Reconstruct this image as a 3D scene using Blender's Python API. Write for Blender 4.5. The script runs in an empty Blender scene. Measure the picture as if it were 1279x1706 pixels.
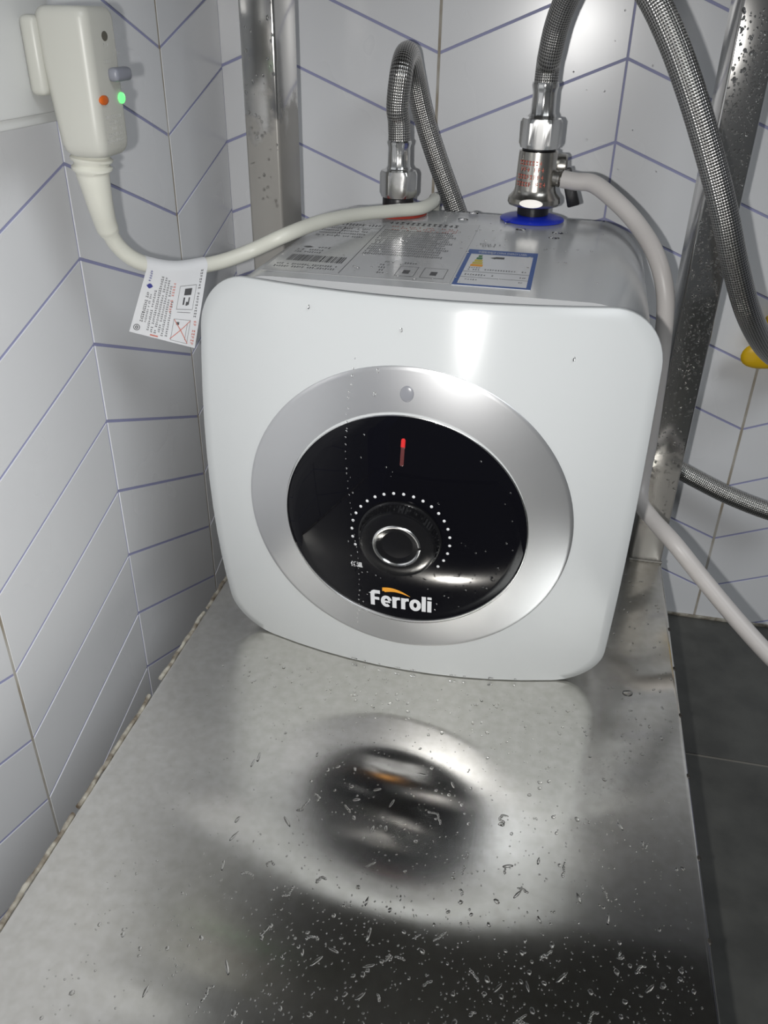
import bpy, bmesh, math, random
from mathutils import Vector, Matrix
random.seed(7)
PI = math.pi
SC = bpy.context.scene
COL = SC.collection

# ---------------------------------------------------------------- camera
F_PX = 1399.83
CAM_H = 0.4
CAM_R = ((0.97832124, -0.01711793, 0.20638443),
         (0.12001375, 0.85903538, -0.49764939),
         (-0.1687728, 0.51162994, 0.84246694))      # rows: image right, image down, forward; columns: world X, -Z, Y
cam_d = bpy.data.cameras.new('camera')
cam = bpy.data.objects.new('camera', cam_d)
COL.objects.link(cam)
cam_d.sensor_fit = 'HORIZONTAL'
cam_d.sensor_width = 36.0
cam_d.lens = 36.0 * F_PX / 1279.0
cam_d.clip_start = 0.01
_r, _d, _f = [Vector((a[0], a[2], -a[1])) for a in CAM_R]
cam.matrix_world = Matrix(((_r.x, -_d.x, -_f.x, 0), (_r.y, -_d.y, -_f.y, 0), (_r.z, -_d.z, -_f.z, CAM_H), (0, 0, 0, 1)))
SC.camera = cam

# ---------------------------------------------------------------- light
world = bpy.data.worlds.new('world')
SC.world = world
world.use_nodes = True
world.node_tree.nodes['Background'].inputs[0].default_value = (0.9, 0.95, 1.0, 1)
world.node_tree.nodes['Background'].inputs[1].default_value = 0.045

fl = bpy.data.lights.new('phone_flash', 'SPOT')
fl.spot_size = math.radians(124)
fl.spot_blend = 1.0
fl.energy = 4.1
fl.color = (1.0, 0.985, 0.96)
fl.shadow_soft_size = 0.004
flo = bpy.data.objects.new('phone_flash', fl)
flo.location = (-0.026, -0.004, 0.392)
flo.rotation_euler = (-_f).to_track_quat('Z', 'Y').to_euler()
COL.objects.link(flo)

rl = bpy.data.lights.new('fill_light', 'AREA')  # added out-of-view fill that lifts the ambient level, no known source
rl.shape = 'SQUARE'
rl.size = 0.9
rl.energy = 9.5
rl.color = (0.93, 0.97, 1.0)
rlo = bpy.data.objects.new('fill_light', rl)
rlo.location = (1.15, -0.75, 1.9)
rlo.rotation_euler = (Vector((-0.1, 0.45, 0.2)) - Vector(rlo.location)).to_track_quat('-Z', 'Y').to_euler()
COL.objects.link(rlo)

SC.view_settings.view_transform = 'Standard'
SC.view_settings.look = 'None'
SC.view_settings.exposure = 0.80
SC.view_settings.gamma = 1.0
SC.view_settings.use_curve_mapping = False

# ---------------------------------------------------------------- helpers
def at(u, v, y):
    """world point on the sight line of photo pixel (u, v) at depth y"""
    c = Vector(((u - 639.5) / F_PX, (v - 853) / F_PX, 1.0))
    d = _r * c.x + _d * c.y + _f * c.z
    return Vector((0, 0, CAM_H)) + d * (y / d.y)

def link(name, mesh, parent=None):
    o = bpy.data.objects.new(name, mesh)
    COL.objects.link(o)
    if parent: o.parent = parent
    return o

def tag(o, label=None, cat=None, group=None, kind=None):
    if label: o['label'] = label
    if cat: o['category'] = cat
    if group: o['group'] = group
    if kind: o['kind'] = kind
    return o

def thing(name, label, cat, loc=(0, 0, 0)):
    o = bpy.data.objects.new(name, None)
    o.empty_display_size = 0.02
    COL.objects.link(o)
    o.location = loc
    bpy.context.view_layer.update()
    return tag(o, label, cat)

def finish(bm, name, m, parent=None, smooth=True, angle=40):
    bmesh.ops.recalc_face_normals(bm, faces=bm.faces)
    me = bpy.data.meshes.new(name)
    bm.to_mesh(me); bm.free()
    if isinstance(m, (list, tuple)):
        for x in m: me.materials.append(x)
    else: me.materials.append(m)
    if smooth:
        me.shade_smooth()
        me.set_sharp_from_angle(angle=math.radians(angle))
    o = link(name, me, parent)
    if parent: o.matrix_parent_inverse = Matrix.Translation(-Vector(parent_world(parent)))
    return o

def parent_world(p):
    v = Vector((0, 0, 0))
    while p is not None and p.type == 'EMPTY':
        v = v + Vector(p.location); p = p.parent
    return v

def from_py(name, V, F, m, parent=None, smooth=True, angle=40):
    bm = bmesh.new()
    vs = [bm.verts.new(v) for v in V]
    for f in F:
        try: bm.faces.new([vs[i] for i in f])
        except ValueError: pass
    return finish(bm, name, m, parent, smooth, angle)

def box_bm(lo, hi, bev=0.0, seg=2):
    bm = bmesh.new()
    bmesh.ops.create_cube(bm, size=1.0)
    for v in bm.verts:
        v.co = Vector([lo[i] + (v.co[i] + 0.5) * (hi[i] - lo[i]) for i in range(3)])
    if bev:
        bmesh.ops.bevel(bm, geom=list(bm.edges), offset=bev, segments=seg, profile=0.5, affect='EDGES')
    return bm

def add_bm(dst, src):
    me = bpy.data.meshes.new('tmp')
    src.to_mesh(me); src.free()
    dst.from_mesh(me); bpy.data.meshes.remove(me)

def spline(pts, n):
    """centripetal-like Catmull-Rom through pts, n samples per span"""
    P = [Vector(p) for p in pts]
    P = [P[0] * 2 - P[1]] + P + [P[-1] * 2 - P[-2]]
    out = []
    for i in range(1, len(P) - 2):
        p0, p1, p2, p3 = P[i - 1], P[i], P[i + 1], P[i + 2]
        t0 = 0.0
        t1 = t0 + max(1e-6, (p1 - p0).length) ** 0.5
        t2 = t1 + max(1e-6, (p2 - p1).length) ** 0.5
        t3 = t2 + max(1e-6, (p3 - p2).length) ** 0.5
        for k in range(n):
            t = t1 + (t2 - t1) * k / n
            a1 = p0 * ((t1 - t) / (t1 - t0)) + p1 * ((t - t0) / (t1 - t0))
            a2 = p1 * ((t2 - t) / (t2 - t1)) + p2 * ((t - t1) / (t2 - t1))
            a3 = p2 * ((t3 - t) / (t3 - t2)) + p3 * ((t - t2) / (t3 - t2))
            b1 = a1 * ((t2 - t) / (t2 - t0)) + a2 * ((t - t0) / (t2 - t0))
            b2 = a2 * ((t3 - t) / (t3 - t1)) + a3 * ((t - t1) / (t3 - t1))
            out.append(b1 * ((t2 - t) / (t2 - t1)) + b2 * ((t - t1) / (t2 - t1)))
    out.append(P[-2])
    return out

def tube(name, path, rad, m, parent=None, seg=24, cap=True):
    """swept tube with a UV map (u around, v = metres along)"""
    n = len(path)
    T = []
    for i in range(n):
        T.append((path[min(i + 1, n - 1)] - path[max(i - 1, 0)]).normalized())
    N = T[0].orthogonal().normalized()
    V, F, U = [], [], []
    s = 0.0
    for i in range(n):
        if i:
            s += (path[i] - path[i - 1]).length
            N = (N - T[i] * N.dot(T[i])).normalized()
        B = T[i].cross(N)
        r = rad(i / (n - 1), s) if callable(rad) else rad
        for k in range(seg):
            a = 2 * PI * k / seg
            V.append(path[i] + (N * math.cos(a) + B * math.sin(a)) * r)
        U.append(s)
    for i in range(n - 1):
        for k in range(seg):
            k2 = (k + 1) % seg
            F.append((i * seg + k, i * seg + k2, (i + 1) * seg + k2, (i + 1) * seg + k))
    nq = len(F)
    if cap:
        F.append(tuple(range(seg))[::-1]); F.append(tuple((n - 1) * seg + k for k in range(seg)))
    me = bpy.data.meshes.new(name)
    me.from_pydata([tuple(v) for v in V], [], F)
    uv = me.uv_layers.new(name='UVMap')
    li = 0
    for fi, f in enumerate(F):
        if fi < nq:
            i, k = divmod(fi, seg)
            for (a, b) in ((k, i), (k + 1, i), (k + 1, i + 1), (k, i + 1)):
                uv.data[li].uv = (a / seg, U[b]); li += 1
        else:
            for _ in f: uv.data[li].uv = (0, 0); li += 1
    me.materials.append(m)
    me.shade_smooth()
    me.set_sharp_from_angle(angle=math.radians(50))
    o = link(name, me, parent)
    if parent: o.matrix_parent_inverse = Matrix.Translation(-parent_world(parent))
    return o

def lathe(name, prof, origin, axis, m, parent=None, seg=40, sides=None, angle=35, flute=0):
    """prof: list of (radius, along); sides = polygonal cross-section (hex nuts)"""
    ax = Vector(axis).normalized()
    n1 = ax.orthogonal().normalized() if abs(ax.z) < 0.9 else Vector((1, 0, 0))
    n1 = (n1 - ax * n1.dot(ax)).normalized()
    n2 = ax.cross(n1)
    V, F = [], []
    S = sides if sides else seg
    for (r, h) in prof:
        for k in range(S):
            a = 2 * PI * (k + (0.5 if sides else 0)) / S
            rr = r * (1 + (flute * math.cos(12 * a) if flute else 0))
            V.append(Vector(origin) + ax * h + (n1 * math.cos(a) + n2 * math.sin(a)) * rr)
    for i in range(len(prof) - 1):
        for k in range(S):
            k2 = (k + 1) % S
            F.append((i * S + k, i * S + k2, (i + 1) * S + k2, (i + 1) * S + k))
    F.append(tuple(range(S))[::-1]); F.append(tuple((len(prof) - 1) * S + k for k in range(S)))
    return from_py(name, V, F, m, parent, True, angle)

def hexnut(name, r, h0, h1, origin, m, parent, rot=0.0):
    """hex nut with chamfered corners"""
    V, F = [], []
    S = 48
    ring = []
    c = (h1 - h0) * 0.13
    for (h, lim) in ((h0, 0.90), (h0 + c, 1.0), (h1 - c, 1.0), (h1, 0.90)):
        row = []
        for k in range(S):
            a = 2 * PI * k / S
            t = (a - rot) % (PI / 3) - PI / 6
            rr = min(r * math.cos(PI / 6) / math.cos(t), r * lim)
            row.append(len(V)); V.append((origin[0] + rr * math.cos(a), origin[1] + rr * math.sin(a), origin[2] + h))
        ring.append(row)
    for i in range(3):
        for k in range(S):
            F.append((ring[i][k], ring[i][(k + 1) % S], ring[i + 1][(k + 1) % S], ring[i + 1][k]))
    F.append(tuple(ring[0])[::-1]); F.append(tuple(ring[3]))
    return from_py(name, V, F, m, parent, True, 18)

# ---------------------------------------------------------------- materials
def mat(name, base, rough=0.5, metal=0.0, **kw):
    m = bpy.data.materials.new(name)
    m.use_nodes = True
    b = m.node_tree.nodes['Principled BSDF']
    b.inputs['Base Color'].default_value = (*base, 1)
    b.inputs['Roughness'].default_value = rough
    b.inputs['Metallic'].default_value = metal
    for k, v in kw.items():
        b.inputs[k.replace('_', ' ')].default_value = v
    return m

def nd(m, t, **kw):
    n = m.node_tree.nodes.new(t)
    for k, v in kw.items(): setattr(n, k, v)
    return n

def lk(m, a, b): m.node_tree.links.new(a, b)

def noise_bump(m, scale, strength, dist=0.001, vec_scale=None, detail=3.0, rough_amt=None):
    b = m.node_tree.nodes['Principled BSDF']
    tc = nd(m, 'ShaderNodeTexCoord')
    mp = nd(m, 'ShaderNodeMapping')
    if vec_scale: mp.inputs['Scale'].default_value = vec_scale
    lk(m, tc.outputs['Object'], mp.inputs['Vector'])
    nz = nd(m, 'ShaderNodeTexNoise')
    nz.inputs['Scale'].default_value = scale
    nz.inputs['Detail'].default_value = detail
    lk(m, mp.outputs['Vector'], nz.inputs['Vector'])
    if strength:
        bp = nd(m, 'ShaderNodeBump')
        bp.inputs['Strength'].default_value = strength
        bp.inputs['Distance'].default_value = dist
        lk(m, nz.outputs['Fac'], bp.inputs['Height'])
        lk(m, bp.outputs['Normal'], b.inputs['Normal'])
    if rough_amt:
        mr = nd(m, 'ShaderNodeMapRange')
        mr.inputs['From Min'].default_value = 0.3; mr.inputs['From Max'].default_value = 0.7
        mr.inputs['To Min'].default_value, mr.inputs['To Max'].default_value = rough_amt
        lk(m, nz.outputs['Fac'], mr.inputs['Value'])
        lk(m, mr.outputs['Result'], b.inputs['Roughness'])
    return m

def tint_noise(m, c0, c1, scale, lo=0.35, hi=0.65, detail=4.0, vec_scale=None):
    b = m.node_tree.nodes['Principled BSDF']
    tc = nd(m, 'ShaderNodeTexCoord')
    mp = nd(m, 'ShaderNodeMapping')
    if vec_scale: mp.inputs['Scale'].default_value = vec_scale
    lk(m, tc.outputs['Object'], mp.inputs['Vector'])
    nz = nd(m, 'ShaderNodeTexNoise')
    nz.inputs['Scale'].default_value = scale; nz.inputs['Detail'].default_value = detail
    lk(m, mp.outputs['Vector'], nz.inputs['Vector'])
    cr = nd(m, 'ShaderNodeValToRGB')
    cr.color_ramp.elements[0].position = lo; cr.color_ramp.elements[0].color = (*c0, 1)
    cr.color_ramp.elements[1].position = hi; cr.color_ramp.elements[1].color = (*c1, 1)
    lk(m, nz.outputs['Fac'], cr.inputs['Fac'])
    lk(m, cr.outputs['Color'], b.inputs['Base Color'])
    return m

M = {}
M['tile'] = noise_bump(mat('glazed_tile', (0.79, 0.80, 0.82), 0.2, 0, Specular_IOR_Level=0.6), 7.0, 0.0, 0.001, rough_amt=(0.22, 0.30))
M['grout_blue'] = mat('blue_grout', (0.33, 0.34, 0.53), 0.6)
M['grout_tan'] = tint_noise(mat('tan_grout', (0.46, 0.43, 0.37), 0.7), (0.30, 0.25, 0.18), (0.52, 0.50, 0.46), 30)
M['floor_tile'] = noise_bump(tint_noise(mat('dark_floor_tile', (0.075, 0.075, 0.07), 0.45), (0.06, 0.061, 0.057), (0.085, 0.086, 0.08), 40), 300, 0.15, 0.0005)
M['floor_grout'] = mat('floor_grout', (0.20, 0.19, 0.17), 0.8)
M['dark'] = mat('dark_underside', (0.13, 0.127, 0.115), 0.6)
M['panel'] = mat('white_panel_plastic', (0.60, 0.62, 0.625), 0.27, 0, Anisotropic=0.85)
M['body'] = mat('pale_body_shell', (0.52, 0.53, 0.54), 0.18)
M['blackplastic'] = mat('black_plastic', (0.012, 0.012, 0.014), 0.35)
M['dial'] = mat('black_dial_gloss', (0.004, 0.004, 0.006), 0.03, 0, Specular_IOR_Level=0.22)
M['knob'] = mat('black_knob_gloss', (0.008, 0.008, 0.009), 0.16, 0, Specular_IOR_Level=0.35)
M['chrome'] = mat('chrome', (0.74, 0.74, 0.73), 0.20, 1.0)
M['nickel'] = noise_bump(mat('brushed_nickel', (0.56, 0.54, 0.50), 0.26, 1.0), 200, 0.05, 0.0003)
M['cable'] = mat('white_cable_rubber', (0.66, 0.66, 0.59), 0.42)
M['plug'] = mat('white_plug_plastic', (0.52, 0.52, 0.475), 0.38)
M['socket'] = mat('socket_plastic', (0.66, 0.67, 0.665), 0.4)
M['pvc'] = mat('drain_tube_white', (0.62, 0.59, 0.57), 0.4)
M['greybtn'] = mat('grey_button', (0.23, 0.24, 0.28), 0.4)
M['orange'] = mat('orange_button', (0.62, 0.12, 0.01), 0.4)
M['green'] = mat('green_lamp', (0.1, 0.7, 0.15), 0.3, 0, Emission_Color=(0.12, 1.0, 0.18, 1), Emission_Strength=0.9)
M['hole'] = mat('dark_hole', (0.10, 0.095, 0.075), 0.6)
M['red_lamp'] = mat('red_lamp_lit', (0.45, 0.02, 0.02), 0.2, 0, Emission_Color=(1.0, 0.06, 0.06, 1), Emission_Strength=0.16)
M['red_dim'] = mat('red_lamp_lens', (0.12, 0.035, 0.035), 0.2)
M['blue_disc'] = mat('blue_washer', (0.012, 0.035, 0.55), 0.35)
M['red_disc'] = mat('red_washer', (0.50, 0.07, 0.05), 0.35)
M['white_ink'] = mat('white_print', (0.75, 0.76, 0.78), 0.5)
M['orange_ink'] = mat('orange_print', (0.85, 0.36, 0.02), 0.5)
M['paper'] = mat('white_label_paper', (0.68, 0.69, 0.71), 0.35)
M['clearlabel'] = mat('silver_label_film', (0.47, 0.475, 0.48), 0.14)
M['ink'] = mat('black_print', (0.07, 0.07, 0.075), 0.5)
M['ink_grey'] = mat('grey_print', (0.075, 0.075, 0.08), 0.5)
M['ink_light'] = mat('faint_print', (0.40, 0.40, 0.41), 0.5)
M['ink_red'] = mat('red_print', (0.55, 0.16, 0.12), 0.5)
M['ink_blue'] = mat('blue_print', (0.035, 0.10, 0.33), 0.45)
M['ink_navy'] = mat('navy_print', (0.04, 0.045, 0.24), 0.5)
M['ink_green'] = mat('green_print', (0.06, 0.20, 0.07), 0.5)
M['ink_yellow'] = mat('yellow_print', (0.62, 0.50, 0.05), 0.5)
M['yellow'] = mat('yellow_plastic', (0.75, 0.47, 0.01), 0.35)
M['sealant'] = noise_bump(tint_noise(mat('old_sealant', (0.4, 0.37, 0.3), 0.7), (0.12, 0.09, 0.06), (0.46, 0.44, 0.38), 120), 300, 0.4, 0.001)
M['weld'] = mat('weld_mark', (0.05, 0.045, 0.04), 0.5, 0.5)
M['weld_dull'] = mat('dull_weld', (0.22, 0.21, 0.19), 0.5, 0.6)
M['water'] = mat('water', (1, 1, 1), 0.0, 0, IOR=1.33, Transmission_Weight=1.0)

_b = M['panel'].node_tree.nodes['Principled BSDF']
_t = nd(M['panel'], 'ShaderNodeTangent', direction_type='UV_MAP')
lk(M['panel'], _t.outputs['Tangent'], _b.inputs['Tangent'])

def steel(name, base, rough, aniso, rot, streak, rough_amt, bump=0.06, tangent=True, fog=0.0):
    m = mat(name, base, rough, 1.0)
    b = m.node_tree.nodes['Principled BSDF']
    noise_bump(m, 1.0, bump, 0.0005, vec_scale=streak, detail=4.0)
    tc = nd(m, 'ShaderNodeTexCoord')
    nz = nd(m, 'ShaderNodeTexNoise')
    nz.inputs['Scale'].default_value = 9.0; nz.inputs['Detail'].default_value = 5.0
    lk(m, tc.outputs['Object'], nz.inputs['Vector'])
    mr = nd(m, 'ShaderNodeMapRange')
    mr.inputs['From Min'].default_value = 0.35; mr.inputs['From Max'].default_value = 0.65
    mr.inputs['To Min'].default_value, mr.inputs['To Max'].default_value = rough_amt
    lk(m, nz.outputs['Fac'], mr.inputs['Value'])
    lk(m, mr.outputs['Result'], b.inputs['Roughness'])
    b.inputs['Anisotropic'].default_value = aniso
    b.inputs['Anisotropic Rotation'].default_value = rot
    if tangent:
        tg = nd(m, 'ShaderNodeTangent', direction_type='UV_MAP')
        lk(m, tg.outputs['Tangent'], b.inputs['Tangent'])
    return m

M['plate'] = steel('brushed_steel_plate', (0.80, 0.785, 0.745), 0.2, 0.95, 0.0, (900, 14, 20), (0.12, 0.18), 0.010)
def post_material(name, zfilm, wob):
    """polished steel post whose lower part carries a dried dull film"""
    m = steel(name, (0.62, 0.61, 0.59), 0.2, 0.7, 0.0, (900, 900, 12), (0.12, 0.16), 0.01)
    b = m.node_tree.nodes['Principled BSDF']
    tc = nd(m, 'ShaderNodeTexCoord'); sp = nd(m, 'ShaderNodeSeparateXYZ')
    lk(m, tc.outputs['Object'], sp.inputs['Vector'])
    nz = nd(m, 'ShaderNodeTexNoise'); nz.inputs['Scale'].default_value = 38.0; nz.inputs['Detail'].default_value = 3.0
    lk(m, tc.outputs['Object'], nz.inputs['Vector'])
    ma = nd(m, 'ShaderNodeMath', operation='MULTIPLY_ADD'); ma.inputs[1].default_value = wob
    lk(m, nz.outputs['Fac'], ma.inputs[0]); lk(m, sp.outputs['Z'], ma.inputs[2])
    mr = nd(m, 'ShaderNodeMapRange', interpolation_type='SMOOTHSTEP')
    mr.inputs['From Min'].default_value = zfilm + wob * .5 - 0.008; mr.inputs['From Max'].default_value = zfilm + wob * .5 + 0.008
    mr.inputs['To Min'].default_value = 1.0; mr.inputs['To Max'].default_value = 0.0
    lk(m, ma.outputs[0], mr.inputs['Value'])
    film = nd(m, 'ShaderNodeBsdfPrincipled')
    film.inputs['Base Color'].default_value = (0.36, 0.345, 0.32, 1)
    film.inputs['Roughness'].default_value = 0.35; film.inputs['Metallic'].default_value = 0.35
    mx = nd(m, 'ShaderNodeMixShader')
    lk(m, mr.outputs['Result'], mx.inputs['Fac']); lk(m, b.outputs[0], mx.inputs[1]); lk(m, film.outputs[0], mx.inputs[2])
    lk(m, mx.outputs[0], m.node_tree.nodes['Material Output'].inputs['Surface'])
    return m
M['post'] = post_material('brushed_steel_post', 0.10, 0.06)
M['post_left'] = post_material('brushed_steel_post_filmed', 0.335, 0.10)
tint_noise(M['plate'], (0.70, 0.685, 0.64), (0.82, 0.805, 0.77), 160, 0.3, 0.7, 6.0)
M['ring'] = steel('brushed_silver_ring', (0.68, 0.685, 0.695), 0.3, 0.3, 0.0, (900, 25, 25), (0.34, 0.37), 0.01)
M['ring'].node_tree.nodes['Principled BSDF'].inputs['Metallic'].default_value = 0.88

# glassy film of braid: woven steel strands from the tube's UVs
def braid_material():
    m = mat('braided_steel', (0.5, 0.49, 0.47), 0.28, 1.0)
    b = m.node_tree.nodes['Principled BSDF']
    uv = nd(m, 'ShaderNodeUVMap')
    sp = nd(m, 'ShaderNodeSeparateXYZ')
    lk(m, uv.outputs['UV'], sp.inputs['Vector'])
    def math_n(op, a, bb=None):
        n = nd(m, 'ShaderNodeMath', operation=op)
        for i, x in enumerate((a, bb)):
            if x is None: continue
            if isinstance(x, (int, float)): n.inputs[i].default_value = x
            else: lk(m, x, n.inputs[i])
        return n.outputs[0]
    a = math_n('MULTIPLY', sp.outputs['X'], 2 * PI * 16)
    c = math_n('MULTIPLY', sp.outputs['Y'], 2 * PI * 290)
    s1 = math_n('SINE', math_n('ADD', a, c))
    s2 = math_n('SINE', math_n('SUBTRACT', a, c))
    h = math_n('MULTIPLY', s1, s2)
    h01 = math_n('MULTIPLY_ADD', h, 0.5)
    h01.node.inputs[2].default_value = 0.5
    bp = nd(m, 'ShaderNodeBump')
    bp.inputs['Strength'].default_value = 0.9
    bp.inputs['Distance'].default_value = 0.0004
    lk(m, h01, bp.inputs['Height'])
    lk(m, bp.outputs['Normal'], b.inputs['Normal'])
    cr = nd(m, 'ShaderNodeValToRGB')
    cr.color_ramp.elements[0].position = 0.1; cr.color_ramp.elements[0].color = (0.07, 0.068, 0.065, 1)
    cr.color_ramp.elements[1].position = 0.6; cr.color_ramp.elements[1].color = (0.56, 0.55, 0.53, 1)
    lk(m, h01, cr.inputs['Fac'])
    lk(m, cr.outputs['Color'], b.inputs['Base Color'])
    return m
M['braid'] = braid_material()

# ---------------------------------------------------------------- setting: walls, floor
KW = 1.0556                                    # distance of the walls, seen from the camera
def kz(z): return CAM_H + (z - CAM_H) * KW
XL, YB, ZF, ZT = -0.2843 * KW, 0.72 * KW, kz(-0.1145), 0.70
Y0, XR = -0.35, 0.75

def structure(name, bm, m):
    o = finish(bm, name, m, None, False)
    o['kind'] = 'structure'
    return o

wall_left = structure('wall_left', box_bm((XL - 0.03, Y0, ZF - 0.02), (XL - 0.0007, YB + 0.03, ZT)), M['grout_blue'])
wall_back = structure('wall_back', box_bm((XL - 0.0007, YB + 0.0007, ZF - 0.02), (XR, YB + 0.03, ZT)), M['grout_blue'])
floor = structure('floor', box_bm((XL - 0.0007, Y0, ZF - 0.02), (XR, YB + 0.0007, ZF - 0.0008)), M['floor_grout'])
unseen_dark_slab = structure('unseen_dark_slab', box_bm((XL - 0.0007, 0.40, ZT), (XR, YB + 0.03, ZT + 0.03)), M['dark'])  # unseen dark counter underside, added so the plate reflects dark near its front

def clip(poly, axis, lim, sign):
    out = []
    for i in range(len(poly)):
        a, b = poly[i], poly[(i + 1) % len(poly)]
        ia, ib = sign * (a[axis] - lim) <= 0, sign * (b[axis] - lim) <= 0
        if ia: out.append(a)
        if ia != ib:
            t = (lim - a[axis]) / (b[axis] - a[axis])
            out.append((a[0] + t * (b[0] - a[0]), a[1] + t * (b[1] - a[1])))
    return out

def tile_piece(poly, to3, parent, name='tile'):
    cx = sum(p[0] for p in poly) / len(poly); cy = sum(p[1] for p in poly) / len(poly)
    k = len(poly)
    inn = []
    for p in poly:
        d = Vector((cx - p[0], cy - p[1])); L = d.length
        q = Vector(p) + d * min(0.3, 0.00025 / max(L, 1e-5) * 1.4)
        inn.append((q.x, q.y))
    j = random.uniform(-0.00008, 0.00008)
    V = [to3(p, -0.004) for p in poly] + [to3(p, -0.0003) for p in poly] + [to3(p, j) for p in inn]
    F = [tuple(range(k))[::-1], tuple(range(2 * k, 3 * k))]
    for l in (0, 1):
        for i in range(k):
            i2 = (i + 1) % k
            F.append((l * k + i, l * k + i2, (l + 1) * k + i2, (l + 1) * k + i))
    return from_py(name, V, F, M['tile'], parent, False)

def chevron(parent, strips, to3, zlo, zhi):
    g = 0.0021
    for (s0, s1, a0, pa, b0, pb, g0, g1) in strips:
        s0, s1, a0, b0, pa, pb = s0 * KW, s1 * KW, kz(a0), kz(b0), pa * KW, pb * KW
        for n in range(-6, 16):
            m0 = (b0 + pb * n - a0 - pa * n) / (s1 - s0)
            gz = g / 2 * math.sqrt(1 + m0 * m0)
            def z(s, k):
                t = (s - s0) / (s1 - s0)
                return (a0 + pa * k) * (1 - t) + (b0 + pb * k) * t
            sa, sb = s0 + g0, s1 - g1
            poly = [(sa, z(sa, n) + gz), (sb, z(sb, n) + gz), (sb, z(sb, n + 1) - gz), (sa, z(sa, n + 1) - gz)]
            poly = clip(poly, 1, zlo, -1); 
            if len(poly) > 2: poly = clip(poly, 1, zhi, 1)
            if len(poly) < 3: continue
            zs = [p[1] for p in poly]
            if max(zs) - min(zs) < 0.004: continue
            tile_piece(poly, to3, parent)

to_left = lambda p, d: Vector((XL + d, p[0], p[1]))
to_back = lambda p, d: Vector((p[0], YB - d, p[1]))
gb, gt = 0.0008, 0.0011      # half joints: blue centre line, tan tile joint
chevron(wall_left, [
    (-0.103, 0.0395, 0.0558, .0537, 0.0079, .0537, gb, gt),
    (0.0395, 0.182, 0.0079, .0537, 0.0558, .0537, gt, gb),
    (0.182, 0.3245, 0.0558, .0537, 0.0079, .0534, gb, gt),
    (0.3245, 0.4671, 0.0079, .0534, 0.0530, .0538, gt, gb),
    (0.4671, 0.6091, 0.0530, .0538, -0.0076, .0548, gb, gt),
    (0.6091, 0.72, -0.0076, .0548, 0.0314, .0546, gt, 0.0)], to_left, ZF + 0.001, ZT)
PB = 0.0565
VB = 0.0911 - 4 * PB
chevron(wall_back, [
    (-0.2843, -0.2512, VB + PB * 0.77, PB, VB + PB, PB, 0.0, gb),
    (-0.2512, -0.1087, VB + PB, PB, VB, PB, gb, gt),
    (-0.1087, 0.0307, VB, PB, VB + PB, PB, gt, gb),
    (0.0307, 0.1736, VB + PB, PB, VB, PB, gb, gt),
    (0.1736, 0.3163, VB, PB, VB + PB, PB, gt, gb),
    (0.3163, 0.4590, VB + PB, PB, VB, PB, gb, gt)], to_back, ZF + 0.002, ZT)
for y in (0.0395 * KW, 0.3245 * KW, 0.6091 * KW):
    finish(box_bm((XL - 0.0006, y - gt, ZF), (XL - 0.00025, y + gt, ZT)), 'grout_joint', M['grout_tan'], wall_left, False)
for x in (-0.1087 * KW, 0.1736 * KW, 0.4590 * KW):
    finish(box_bm((x - gt, YB + 0.00025, ZF), (x + gt, YB + 0.0006, ZT)), 'grout_joint', M['grout_tan'], wall_back, False)

# floor tiles (dark), joints along x at y = 0.53 and 0.23
fy = [-0.35, -0.056, 0.25, 0.5591, YB - 0.0015]
fx = [XL, -0.2, 0.10, 0.40, 0.75]
to_floor = lambda p, d: Vector((p[0], p[1], ZF + d))
for i in range(4):
    for j in range(4):
        g = 0.0012
        o = tile_piece([(fx[j] + g, fy[i] + g), (fx[j + 1] - g, fy[i] + g), (fx[j + 1] - g, fy[i + 1] - g), (fx[j] + g, fy[i + 1] - g)], to_floor, floor, 'floor_tile')
        o.data.materials[0] = M['floor_tile']
t = finish(box_bm((XL, YB - 0.0025, ZF - 0.0003), (XR, YB - 0.0002, ZF + 0.003), 0.0006), 'trim_1', M['sealant'], None)
t['kind'] = 'structure'

# ---------------------------------------------------------------- steel stand: plate + posts
def uv_planar(o, fu):
    me = o.data
    uv = me.uv_layers.new(name='UVMap') if not me.uv_layers else me.uv_layers[0]
    for l in me.loops:
        uv.data[l.index].uv = fu(me.vertices[l.vertex_index].co)

PX0, PX1, PY0, PY1 = -0.2348, 0.1156, 0.02, 0.690
stand = thing('steel_stand', 'low brushed stainless steel stand with wet plate and two rear posts under the heater', 'stand', (0, 0.35, ZF))
bm = bmesh.new()
# sheet folded down on the four sides with a rounded fold
prof = [(0.0, 0.0), (0.0008, -0.0001), (0.0014, -0.0005), (0.0018, -0.0012), (0.0018, -0.028), (0.0006, -0.028)]
rows = []
for (o_, z) in [(-0.0012, 0.0)] + prof:
    c = []
    for (x, y) in ((PX0 - o_ + .0018, PY0 - o_ + .0018), (PX1 + o_ - .0018, PY0 - o_ + .0018), (PX1 + o_ - .0018, PY1 + o_ - .0018), (PX0 - o_ + .0018, PY1 + o_ - .0018)):
        c.append(bm.verts.new((x, y, z)))
    rows.append(c)
for a, b in zip(rows[:-1], rows[1:]):
    for i in range(4):
        bm.faces.new((a[i], a[(i + 1) % 4], b[(i + 1) % 4], b[i]))
bm.faces.new(rows[0])
plate = finish(bm, 'shelf_plate', M['plate'], stand, True, 30)
uv_planar(plate, lambda c: (c.x, c.y))
zp = ZT - 0.004
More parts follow.
